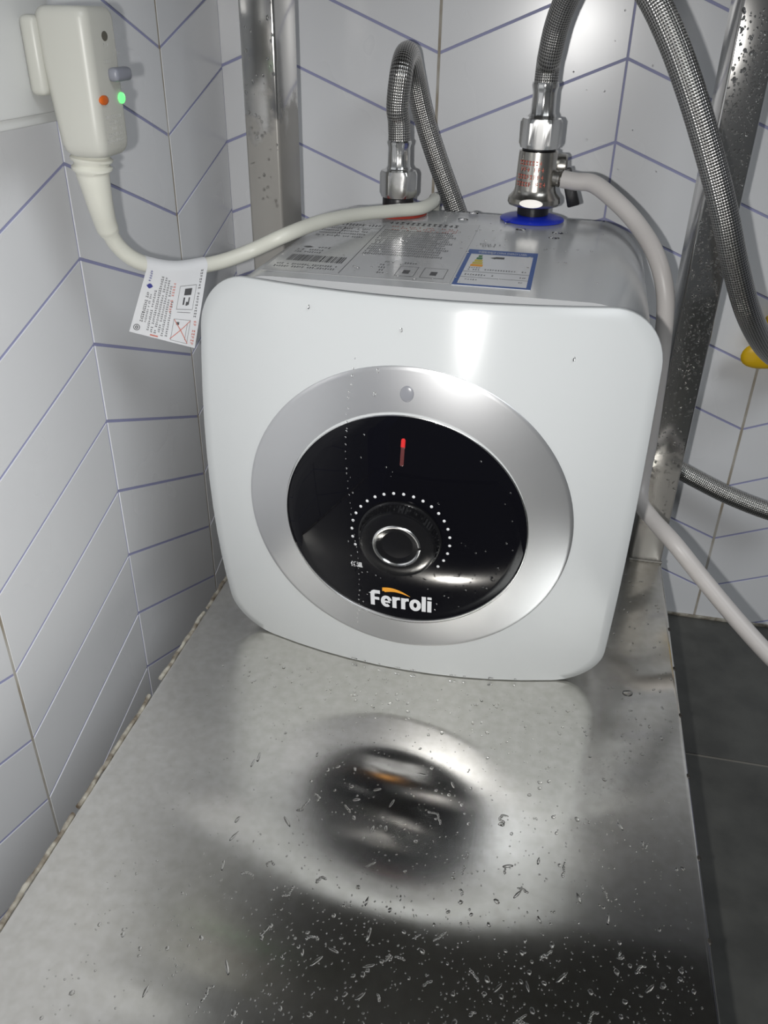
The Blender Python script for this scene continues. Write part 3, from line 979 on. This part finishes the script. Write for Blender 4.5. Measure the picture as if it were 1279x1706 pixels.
# drain spout, hub and lever
sp0 = Vector((COLDX + 0.010, PY - 0.003, ZTOP + 0.0315))
sp_dir = Vector((1.0, -0.22, -0.10)).normalized()
lathe('drain_spout', [(0.0052, 0), (0.0052, 0.006), (0.0060, 0.0065), (0.0060, 0.0080), (0.0042, 0.0085), (0.0042, 0.0094)], sp0, sp_dir, M['nickel'], valve, 24)
lathe('lever_hub', [(0.0080, 0), (0.0086, 0.001), (0.0086, 0.0085), (0.0074, 0.0100)], Vector((COLDX + 0.011, PY + 0.012, ZTOP + 0.0370)), Vector((1.0, 0.1, 0.0)), M['nickel'], valve, 32)
bm = box_bm((-0.0038, -0.003, -0.026), (0.0038, 0.003, 0.002), 0.0012, 2)
for w in bm.verts:
    k = 1 + 0.25 * (-w.co.z / 0.026)
    w.co.x *= k
    w.co = Matrix.Rotation(-0.33, 3, 'Y') @ w.co + Vector((COLDX + 0.0215, PY + 0.011, ZTOP + 0.0340))
finish(bm, 'lever', M['blackplastic'], valve)

# ---------------------------------------------------------------- cold water hose
cold = thing('braided_hose', 'large steel braided hose arching from the relief valve down past the right post', 'hose', (COLDX, PY, ZTOP + 0.05))
hexnut('hose_nut', 0.0152, 0.0, 0.0195, (COLDX, PY, ZTOP + 0.0505), M['chrome'], cold, 0.0)
lathe('sealing_gasket', [(0.0122, 0), (0.0122, 0.0012)], (COLDX, PY, ZTOP + 0.0492), (0, 0, 1), M['blackplastic'], cold, 36)
lathe('ferrule', [(0.0092, 0), (0.0100, 0.0015), (0.0086, 0.0035), (0.0083, 0.0165), (0.0088, 0.0185), (0.0095, 0.0210), (0.0090, 0.0230), (0.0076, 0.0236)], (COLDX, PY, ZTOP + 0.0700), (0, 0, 1), M['chrome'], cold, 72, None, 35, 0.012)
z0 = ZTOP + 0.092
path = [Vector((COLDX, PY, z0)), Vector((COLDX + .0003, PY - .0015, z0 + 0.012)), at(915, 96, 0.664), at(928, 40, 0.655), at(952, -18, 0.642), at(990, -62, 0.620), at(1035, -62, 0.598),
        at(1078, -18, 0.582), at(1117, 60, 0.574), at(1150, 150, 0.570), at(1177, 240, 0.570), at(1204, 345, 0.572), at(1224, 440, 0.578), at(1246, 520, 0.592), at(1278, 580, 0.625), at(1320, 608, 0.672), at(1356, 610, 0.725)]
tube('braided_sleeve', spline(path, 14), RH_, M['braid'], cold, 32)

# ---------------------------------------------------------------- drain tube
drain = thing('drain_tube', 'white plastic drain tube from the relief valve trailing over the steel plate edge', 'tube', (COLDX + 0.03, PY - 0.01, ZTOP + 0.03))
pe = sp0 + sp_dir * 0.0096
path = [pe, pe + sp_dir * 0.010, at(985, 305, 0.662), at(1022, 332, 0.652), at(1060, 372, 0.640), at(1092, 425, 0.622), at(1108, 490, 0.612), at(1103, 575, 0.612), at(1091, 665, 0.612), at(1079, 745, 0.610),
        at(1068, 805, 0.604), at(1067, 836, 0.594), at(1084, 862, 0.578), at(1122, 904, 0.553), at(1170, 964, 0.540), at(1225, 1030, 0.525), at(1282, 1093, 0.51), at(1340, 1150, 0.495), Vector((0.245, 0.468, -0.075)), Vector((0.275, 0.452, ZF + 0.012)), Vector((0.33, 0.42, ZF + 0.0068)), Vector((0.42, 0.37, ZF + 0.0068))]
tube('tube_wall', spline(path, 10), 0.0062, M['pvc'], drain, 24)

# ---------------------------------------------------------------- yellow wall tap at the right
tap = thing('angle_valve', 'yellow handled tap on the back wall at the right edge where the hose ends', 'valve', (0.178, YB - 0.002, 0.14))
tc_ = at(1297, 590, YB - 0.022)
lathe('tap_body', [(0.011, 0), (0.012, 0.003), (0.008, 0.004), (0.008, 0.018), (0.0065, 0.020)], (tc_.x, YB - 0.0002, tc_.z), (0, -1, 0), M['nickel'], tap, 28)
bm = bmesh.new()
bmesh.ops.create_uvsphere(bm, u_segments=28, v_segments=14, radius=1.0)
for w in bm.verts:
    x, y, z = w.co
    k = 1.0 + 0.35 * abs(x) ** 2
    w.co = Vector((tc_.x + x * 0.030, YB - 0.022 + y * 0.006, tc_.z + z * 0.0130 * k - 0.004 * abs(x)))
finish(bm, 'tap_handle', M['yellow'], tap)
bm = box_bm((tc_.x - 0.016, YB - 0.018, tc_.z + 0.014), (tc_.x + 0.02, YB - 0.010, tc_.z + 0.030), 0.003, 2)
finish(bm, 'tap_collar', M['yellow'], tap)

# ---------------------------------------------------------------- wall socket and power cord with leakage plug
sock = thing('wall_socket', 'white wall socket box on the left wall behind the plug', 'socket', (XL, 0.415, 0.38))
finish(box_bm((XL + 0.0002, 0.372, 0.3470), (XL + 0.031, 0.452, 0.425), 0.0015, 2), 'socket_box', M['socket'], sock)
finish(box_bm((XL + 0.0295, 0.380, 0.352), (XL + 0.0333, 0.446, 0.420), 0.0015, 2), 'socket_plate', M['socket'], sock)

cord = thing('power_cord', 'white power cord with leakage protection plug, lying across the heater top', 'cord', (-0.247, 0.435, 0.36))
PXB, PXF, PYN, PYF, PZT, PZB = -0.2620, -0.2325, 0.4195, 0.4510, 0.4000, 0.3325
# plug body: rounded block, its wall side tapering to the bottom
bm = bmesh.new()
V, F = [], []
na = 14
def plug_sec(z):
    t = (PZT - z) / (PZT - PZB)
    xb = PXB + 0.0015 + 0.0042 * max(0, t - 0.35) / 0.65
    ins = 0.0
    e0, e1 = z - PZB, PZT - z
    if e0 < 0.007: ins = 0.007 - math.sqrt(max(0, 0.007 ** 2 - (0.007 - e0) ** 2))
    if e1 < 0.005: ins = 0.005 - math.sqrt(max(0, 0.005 ** 2 - (0.005 - e1) ** 2))
    return xb + ins * 0.8, PXF - ins * 0.55, PYN + ins * 0.7, PYF - ins * 0.9
zs = [PZB, PZB + .0006, PZB + .0018, PZB + .004, PZB + .007] + [PZB + .007 + (PZT - PZB - .012) * i / 6 for i in range(1, 7)] + [PZT - .003, PZT - .0012, PZT - .0003, PZT]
secs = []
for z in zs:
    x0, x1, y0, y1 = plug_sec(z)
    rr = 0.0055
    row = []
    for (cx_, cy_, a0) in ((x1 - rr, y1 - rr, 0), (x0 + rr, y1 - rr, PI / 2), (x0 + rr, y0 + rr, PI), (x1 - rr, y0 + rr, 1.5 * PI)):
        for k in range(6):
            a = a0 + PI / 2 * k / 5
            row.append(len(V)); V.append((cx_ + rr * math.cos(a), cy_ + rr * math.sin(a), z))
    secs.append(row)
n = len(secs[0])
for i in range(len(secs) - 1):
    for k in range(n): F.append((secs[i][k], secs[i][(k + 1) % n], secs[i + 1][(k + 1) % n], secs[i + 1][k]))
F.append(tuple(secs[0])[::-1]); F.append(tuple(secs[-1]))
plug = from_py('plug_body', V, F, M['plug'], cord, True, 50)
finish(box_bm((XL + 0.0334, 0.4175, 0.3610), (PXB + 0.004, 0.4515, 0.3960), 0.003, 3), 'plug_base', M['plug'], cord)
def fx(y, z, d=0.0): return Vector((PXF + d, y, z))
def onplug(u, v):
    c = at(u, v, 0.43); dv = c - Vector((0, 0, CAM_H)); q = Vector((0, 0, CAM_H)) + dv * (PXF / dv.x)
    return q
def button(name, u, v, ry, rz, hgt, m, n=24):
    q = onplug(u, v)
    V, F = [], []
    prof = [(1, -0.0006), (1, hgt * .7), (0.85, hgt), (0.4, hgt * 1.08)]
    for (k, h) in prof:
        for i in range(n):
            a = 2 * PI * i / n
            V.append((PXF + h, q.y + ry * k * math.cos(a), q.z + rz * k * math.sin(a)))
    for i in range(len(prof) - 1):
        for k in range(n): F.append((i * n + k, i * n + (k + 1) % n, (i + 1) * n + (k + 1) % n, (i + 1) * n + k))
    F.append(tuple(range(n))[::-1]); F.append(tuple((len(prof) - 1) * n + k for k in range(n)))
    return from_py(name, V, F, m, plug, True, 45)
q = onplug(187, 124)
bt = finish(box_bm((PXF - 0.001, q.y - 0.0045, q.z - 0.0032), (PXF + 0.0052, q.y + 0.0125, q.z + 0.0032), 0.0022, 3), 'reset_button', M['greybtn'], plug)
tag(bt, 'grey push button on the plug front')
tag(button('test_button', 172, 167, 0.0038, 0.0022, 0.0012, M['orange']), 'orange round button')
tag(button('power_lamp', 202, 163, 0.0034, 0.0026, 0.0008, M['green']), 'lit green lamp')
button('screw_hole', 174, 60, 0.0030, 0.0022, 0.0001, M['hole'])
em = []
for j in range(5):
    qy, qz = onplug(174 + j, 200 + j * 10)[1:3] if False else (onplug(176 + j, 200 + j * 10).y, onplug(176 + j, 200 + j * 10).z)
    em += [(a + qy, b_ + qz, c + qy, d + qz) for (a, b_, c, d) in glyph_row(0.0, 0.0165, 0.0, 0.0016, 0.0019, .85)]
for (u, v, w) in ((172, 78, .006), (188, 92, .007), (170, 106, .010), (198, 148, .006)):
    qq = onplug(u, v)
    em += [(a + qq.y, b_ + qq.z, c + qq.y, d + qq.z) for (a, b_, c, d) in glyph_row(0.0, w, 0.0, 0.0015, 0.0019, .85)]
quads('raised_lettering', em, lambda y, z: fx(y, z, 0.0001), mat('raised_plastic', (0.72, 0.72, 0.70), 0.3), plug)

# strain relief and cable
path = spline([Vector((-0.2478, 0.4350, PZB + 0.003)), at(154, 285, 0.435), at(160, 312, 0.437), at(168, 345, 0.441), at(179, 380, 0.448), at(196, 409, 0.456), at(220, 430, 0.464), at(252, 443, 0.474), at(290, 449, 0.485),
               at(330, 444, 0.498), at(375, 434, 0.512), at(420, 417, 0.524), at(470, 394, 0.528), at(530, 371, 0.558), at(600, 357, 0.602), at(660, 351, 0.632), at(700, 347, 0.650), Vector((-0.1015, 0.6740, 0.2740)), Vector((-0.1030, 0.6930, 0.2728)), Vector((-0.1050, 0.7040, 0.2640)), Vector((-0.1065, 0.7065, 0.246)), Vector((-0.108, 0.7065, 0.18))], 10)
cable_path = path[30:]
sleeve_path = path[0:43]
tube('cable', cable_path, 0.00465, M['cable'], cord, 24)
def slv(t, s):
    base = 0.0098 - 0.0036 * min(1, t * 1.15)
    if t < 0.28: base += 0.0016 if int(s / 0.0022) % 2 == 0 else 0.0
    return base if t < 0.97 else base - 0.0006
tube('strain_relief', sleeve_path, slv, M['cable'], cord, 28)

# folded paper warning tag hanging on the cable
i0 = min(range(len(path)), key=lambda i: (path[i] - at(240, 440, 0.47)).length)
i1 = min(range(len(path)), key=lambda i: (path[i] - at(338, 443, 0.50)).length)
NT = 12
cl = [path[round(i0 + (i1 - i0) * k / NT)] for k in range(NT + 1)]
bl, br = at(215, 552, 0.470), at(324, 580, 0.486)
def tag_pt(s, t, side):
    """s along the cable 0..1, t 0 = top over the cable, 1 = free lower edge"""
    k = min(NT - 1, int(s * NT)); f_ = s * NT - k
    c = cl[k].lerp(cl[k + 1], f_)
    low = bl.lerp(br, s)
    ax = (cl[-1] - cl[0]).normalized()
    dn = (low - c); dn = (dn - ax * dn.dot(ax)).normalized()
    nr = ax.cross(dn).normalized()
    if nr.y > 0: nr = -nr
    r = 0.0053
    if t < 0.0:                     # part wrapped over the cable: t in -1..0
        a = PI / 2 * (-t)
        return c + (nr * math.cos(a) - dn * math.sin(a)) * r * 1.0
    st = c + nr * r * (1 if side > 0 else -1)
    e = low + nr * (0.0002 * side)
    w = 0.0
    p = st.lerp(e, t)
    sag = -r * (1 - (1 - min(1, t * 4)) ** 2) * max(0, 1 - t * 3) * 0
    return p + nr * sag
NTv = 14
V, F = [], []
rows = [('w', -1 + k / 5) for k in range(5)] + [('f', k / NTv) for k in range(NTv + 1)]
for kind_, t in rows:
    for k in range(NT + 1): V.append(tag_pt(k / NT, t if kind_ == 'f' else t, 1))
nrow = len(rows)
for i in range(nrow - 1):
    for k in range(NT):
        F.append((i * (NT + 1) + k, i * (NT + 1) + k + 1, (i + 1) * (NT + 1) + k + 1, (i + 1) * (NT + 1) + k))
off = len(V)
for k_ in range(5):                  # back leaf
    a = PI / 2 * (1 - k_ / 5)
    for k in range(NT + 1):
        sb = 0.14 + 0.86 * k / NT
        kk_ = min(NT - 1, int(sb * NT)); c = cl[kk_].lerp(cl[kk_ + 1], sb * NT - kk_); low = bl.lerp(br, sb); ax = (cl[-1] - cl[0]).normalized()
        dn = (low - c); dn = (dn - ax * dn.dot(ax)).normalized(); nr = ax.cross(dn).normalized()
        if nr.y > 0: nr = -nr
        V.append(c + (-nr * math.cos(a) - dn * math.sin(a)) * 0.0053)
for t in range(NTv + 1):
    for k in range(NT + 1):
        V.append(tag_pt(0.14 + 0.86 * k / NT, t / NTv, -1) + Vector((0, 0.0004 * (t / NTv), 0)))
for i in range(nrow - 1):
    for k in range(NT):
        a = off + i * (NT + 1)
        F.append((a + k + 1, a + k, a + NT + 1 + k, a + NT + 2 + k))
tagm = from_py('warning_tag', V, F, M['paper'], cord, True, 60)
tag(tagm, 'printed white paper tag folded around the cable')
def tmap(s, t):
    p = tag_pt(min(1, max(0, s)), t, 1)
    a = tag_pt(min(1, max(0, s)), min(1, t + .02), 1) - p if t < .97 else p - tag_pt(min(1, max(0, s)), t - .02, 1)
    b_ = cl[-1] - cl[0]
    n_ = b_.cross(a).normalized()
    if n_.y > 0: n_ = -n_
    return p + n_ * 0.0003
def tq(name, rects, m): return quads(name, rects, lambda x, y: tmap(x, y), M[m], tagm)
def vrow(x, t0, t1, w, step=0.034, dens=0.9): return [(x + a, t0 + b_, x + c, t0 + d) for (b_, a, d, c) in glyph_row(0, t1 - t0, 0, w, step, dens)]
nv = []
nv += vrow(0.085, -0.0 + 0.02, 0.20, 0.050) + [(0.075 + .0145 * i, 0.245 - 0.036 * math.sin(PI * (i + .5) / 8) , 0.0895 + .0145 * i, 0.245 + 0.036 * math.sin(PI * (i + .5) / 8)) for i in range(8)]
tq('navy_print', nv, 'ink_navy')
bk = vrow(0.11, 0.34, 0.66, 0.045, .03, .95) + vrow(0.105, 0.64, 0.86, 0.045, .034) + vrow(0.175, 0.36, 0.80, 0.028, .026)
for j, (x, t0, t1) in enumerate(((0.235, 0.26, 0.93), (0.29, 0.08, 0.93), (0.345, 0.05, 0.93), (0.40, 0.12, 0.92), (0.455, 0.20, 0.95), (0.52, 0.42, 0.96))): bk += vrow(x, t0, t1, 0.030, .033)
bk += vrow(0.90, 0.02, 0.62, 0.035, .036, .8)
tq('black_print', bk, 'ink_grey')
rd = vrow(0.505, 0.16, 0.60, 0.035, .04) + vrow(0.915, 0.66, 0.98, 0.045, .04) + [(0.30, 0.955, 0.42, 0.975)]
tq('red_print', rd, 'ink_red')
dg_ = [(0.62, 0.20, 0.625, 0.52), (0.86, 0.20, 0.865, 0.52), (0.62, 0.20, 0.86, 0.205), (0.62, 0.52, 0.86, 0.525), (0.70, 0.24, 0.80, 0.33), (0.70, 0.36, 0.72, 0.46), (0.77, 0.36, 0.79, 0.46), (0.74, 0.42, 0.77, 0.47),
       (0.61, 0.66, 0.615, 0.97), (0.86, 0.66, 0.865, 0.97), (0.61, 0.66, 0.86, 0.664), (0.61, 0.966, 0.86, 0.97), (0.82, 0.70, 0.825, 0.93), (0.66, 0.70, 0.70, 0.74), (0.64, 0.56, 0.84, 0.566)]
tq('diagram_print', dg_, 'ink_grey')
V, F = [], []
for (a, b_, c, d) in ((0.62, 0.67, 0.87, 0.965), (0.86, 0.67, 0.60, 0.955)):
    i = len(V); w = 0.007
    for kk in range(7):
        s, t = a + (c - a) * kk / 6, b_ + (d - b_) * kk / 6
        V += [tmap(s - w, t), tmap(s + w, t)]
        if kk: F.append((i + 2 * kk - 2, i + 2 * kk - 1, i + 2 * kk + 1, i + 2 * kk))
from_py('red_cross', V, F, M['ink_red'], tagm, False)
V, F = [], []
for r0, r1 in ((0.040, 0.050), (0.012, 0.024)):
    i = len(V)
    for k in range(25):
        a = 2 * PI * k / 24
        V += [tmap(0.085 + r0 * math.cos(a), 0.90 + r0 * math.sin(a) * 0.98), tmap(0.085 + r1 * math.cos(a), 0.90 + r1 * math.sin(a) * 0.98)]
        if k: F.append((i + 2 * k - 2, i + 2 * k - 1, i + 2 * k + 1, i + 2 * k))
from_py('round_mark', V, F, M['ink'], tagm, False)

# ---------------------------------------------------------------- water drops
def drops(name, spots, label, cat='water'):
    """spots: (origin, normal, tangent, length, width, height)"""
    V, F = [], []
    n = 8
    for (o, nn, tt, a, b_, h) in spots:
        bb = nn.cross(tt)
        i = len(V)
        jit = [random.uniform(0.8, 1.2) for _ in range(n)]
        for (k, z) in ((1.0, -0.03), (0.92, 0.38), (0.62, 0.82)):
            for q in range(n):
                t = 2 * PI * q / n
                V.append(o + tt * (a * k * jit[q] * math.cos(t)) + bb * (b_ * k * jit[q] * math.sin(t)) + nn * (h * z))
        V.append(o + nn * h)
        for l in (0, 1):
            for q in range(n):
                F.append((i + l * n + q, i + l * n + (q + 1) % n, i + (l + 1) * n + (q + 1) % n, i + (l + 1) * n + q))
        for q in range(n): F.append((i + 2 * n + q, i + 2 * n + (q + 1) % n, i + 3 * n))
        F.append(tuple(i + n - 1 - q for q in range(n)))
    me = bpy.data.meshes.new(name)
    me.from_pydata([tuple(v) for v in V], [], F)
    me.materials.append(M['water']); me.shade_smooth()
    o = link(name, me)
    tag(o, label, cat, None, 'stuff')
    return o
UPV, FRV = Vector((0, 0, 1)), Vector((0, -1, 0))
rnd = random.Random(11)
sp = []
def flat_drop(x, y, a, b_, h, ang):
    sp.append((Vector((x, y, 0.0)), UPV, Vector((math.cos(ang), math.sin(ang), 0)), a, b_, h))
for i in range(5200):
    x = rnd.uniform(-0.20, 0.108); y = rnd.uniform(0.165, 0.44)
    if y > 0.27 and rnd.random() < 0.62: continue
    if x < -0.11 and rnd.random() < 0.75: continue
    r = rnd.uniform(0.0002, 0.00055) if rnd.random() < 0.92 else rnd.uniform(0.0006, 0.0013)
    flat_drop(x, y, r * rnd.uniform(1, 1.6), r, r * 0.4, rnd.gauss(PI / 2, 0.5))
for i in range(46):                                     # longer runs
    x = rnd.uniform(-0.16, 0.09); y = rnd.uniform(0.19, 0.36)
    flat_drop(x, y, rnd.uniform(0.002, 0.0046), rnd.uniform(0.0006, 0.0011), 0.0006, rnd.gauss(PI / 2 if rnd.random() < .6 else 0.3, 0.4))
for i in range(46):                                     # wavy trickles
    x = rnd.uniform(-0.13, 0.095); y = rnd.uniform(0.185, 0.335)
    a = rnd.gauss(PI / 2, 0.45) if rnd.random() < .7 else rnd.uniform(0, PI)
    for k in range(rnd.randint(3, 8)):
        flat_drop(x, y, 0.0011, rnd.uniform(0.0005, 0.0009), 0.00055, a)
        x += math.cos(a) * 0.0012; y += math.sin(a) * 0.0012; a += rnd.gauss(0, 0.5)
for i in range(60):                                     # row in front of and beside the heater
    x = rnd.uniform(-0.2, 0.11); y = 0.437 - rnd.random() * 0.03
    flat_drop(x, y, rnd.uniform(0.0008, 0.0018), 0.0008, 0.0006, rnd.uniform(0, PI))
for i in range(60):
    x = rnd.uniform(0.066, 0.112); y = rnd.uniform(0.43, 0.62)
    flat_drop(x, y, rnd.uniform(0.0006, 0.0016), 0.0007, 0.0005, rnd.uniform(0, PI))
flat_drop(0.0815, 0.4595, 0.0036, 0.0026, 0.0016, 0.2)
drops('water_drops', sp, 'water drops scattered over the brushed steel plate')
sp = []
for i in range(1500):
    z = rnd.uniform(0.03, 0.405)
    if z < 0.17 and rnd.random() < 0.6: continue
    r = rnd.uniform(0.0004, 0.0008) if rnd.random() < 0.85 else rnd.uniform(0.0009, 0.0014)
    sp.append((Vector((rnd.uniform(0.0915, 0.1133), 0.6310, z)), FRV, Vector((0, 0, 1)), r * 1.15, r, r * 0.6))
drops('water_drops', sp, 'dense water drops beading on the front of the right steel post')
sp = []
for i in range(60):
    r = rnd.uniform(0.0004, 0.0013)
    sp.append((Vector((rnd.uniform(-0.2328, -0.211), 0.6310, rnd.uniform(0.27, 0.44))), FRV, Vector((0, 0, 1)), r * 1.2, r, r * 0.5))
drops('water_drops', sp, 'few water drops on the front of the left steel post')
sp = []
for i in range(70):
    x = rnd.uniform(-0.17, 0.03); y = rnd.uniform(0.48, 0.665)
    r = rnd.uniform(0.0004, 0.0011)
    if math.hypot(x - COLDX, y - PY) < 0.026: continue
    sp.append((Vector((x, y, ZTOP + 0.0007)), UPV, Vector((1, 0, 0)), r, r, r * 0.5))
for (x, y) in ((-0.004, 0.628), (-0.006, 0.612), (-0.03, 0.632), (-0.07, 0.68), (-0.075, 0.655), (-0.041, 0.655)):
    sp.append((Vector((x, y, ZTOP + 0.0003)), UPV, Vector((1, 0, 0)), 0.0040, 0.0026, 0.0011))
drops('water_drops', sp, 'water drops on the flat top of the water heater')
sp = []
def face_drop(u, v, r, st=1.4, h=0.0012):
    n_ = (face(u, v, 0.001) - face(u, v, 0.0)).normalized()
    t_ = (face0(u, v + 1e-3) - face0(u, v)).normalized()
    sp.append((face(u, v, h), n_, t_, r * st, r, r * 0.5))
for i in range(42):
    v = 0.10 - 0.19 * i / 42 + rnd.uniform(-.001, .001)
    face_drop(-0.0308 - 0.004 * math.sin(i * .15) + rnd.uniform(-.0005, .0005), v, rnd.uniform(0.0003, 0.0006))
for i in range(170):
    u, v = rnd.uniform(-0.035, 0.070), rnd.uniform(-0.068, 0.07)
    if u * u + v * v > 0.0048: continue
    if v > 0 and rnd.random() < .8: continue
    if math.hypot(u - KU, v - KV) < 0.033 or math.hypot(u, v + 0.06) < 0.022: continue
    face_drop(u, v, rnd.uniform(0.00025, 0.0006), 1.3, 0.0008)
for (u, v) in ((-0.0175, 0.0955), (-0.0185, 0.0825), (-0.060, 0.124), (0.0865, 0.108), (-0.006, 0.118)): face_drop(u, v, 0.0008, 1.6)
for i in range(16):
    u = rnd.uniform(-0.05, 0.08)
    face_drop(u, -HH / 2 + 0.0025, rnd.uniform(0.0007, 0.0013), 0.7, 0.0005)
drops('water_drops', sp, 'tiny water drops on the front of the heater and its dial')
sp = []
for i in range(14):
    r = rnd.uniform(0.0004, 0.0008)
    sp.append((Vector((rnd.uniform(-0.01, 0.085), YB + 0.0001, rnd.uniform(0.27, 0.42))), FRV, Vector((0, 0, 1)), r * 1.2, r, r * 0.5))
drops('water_drops', sp, 'few water drops on the white tiled back wall')
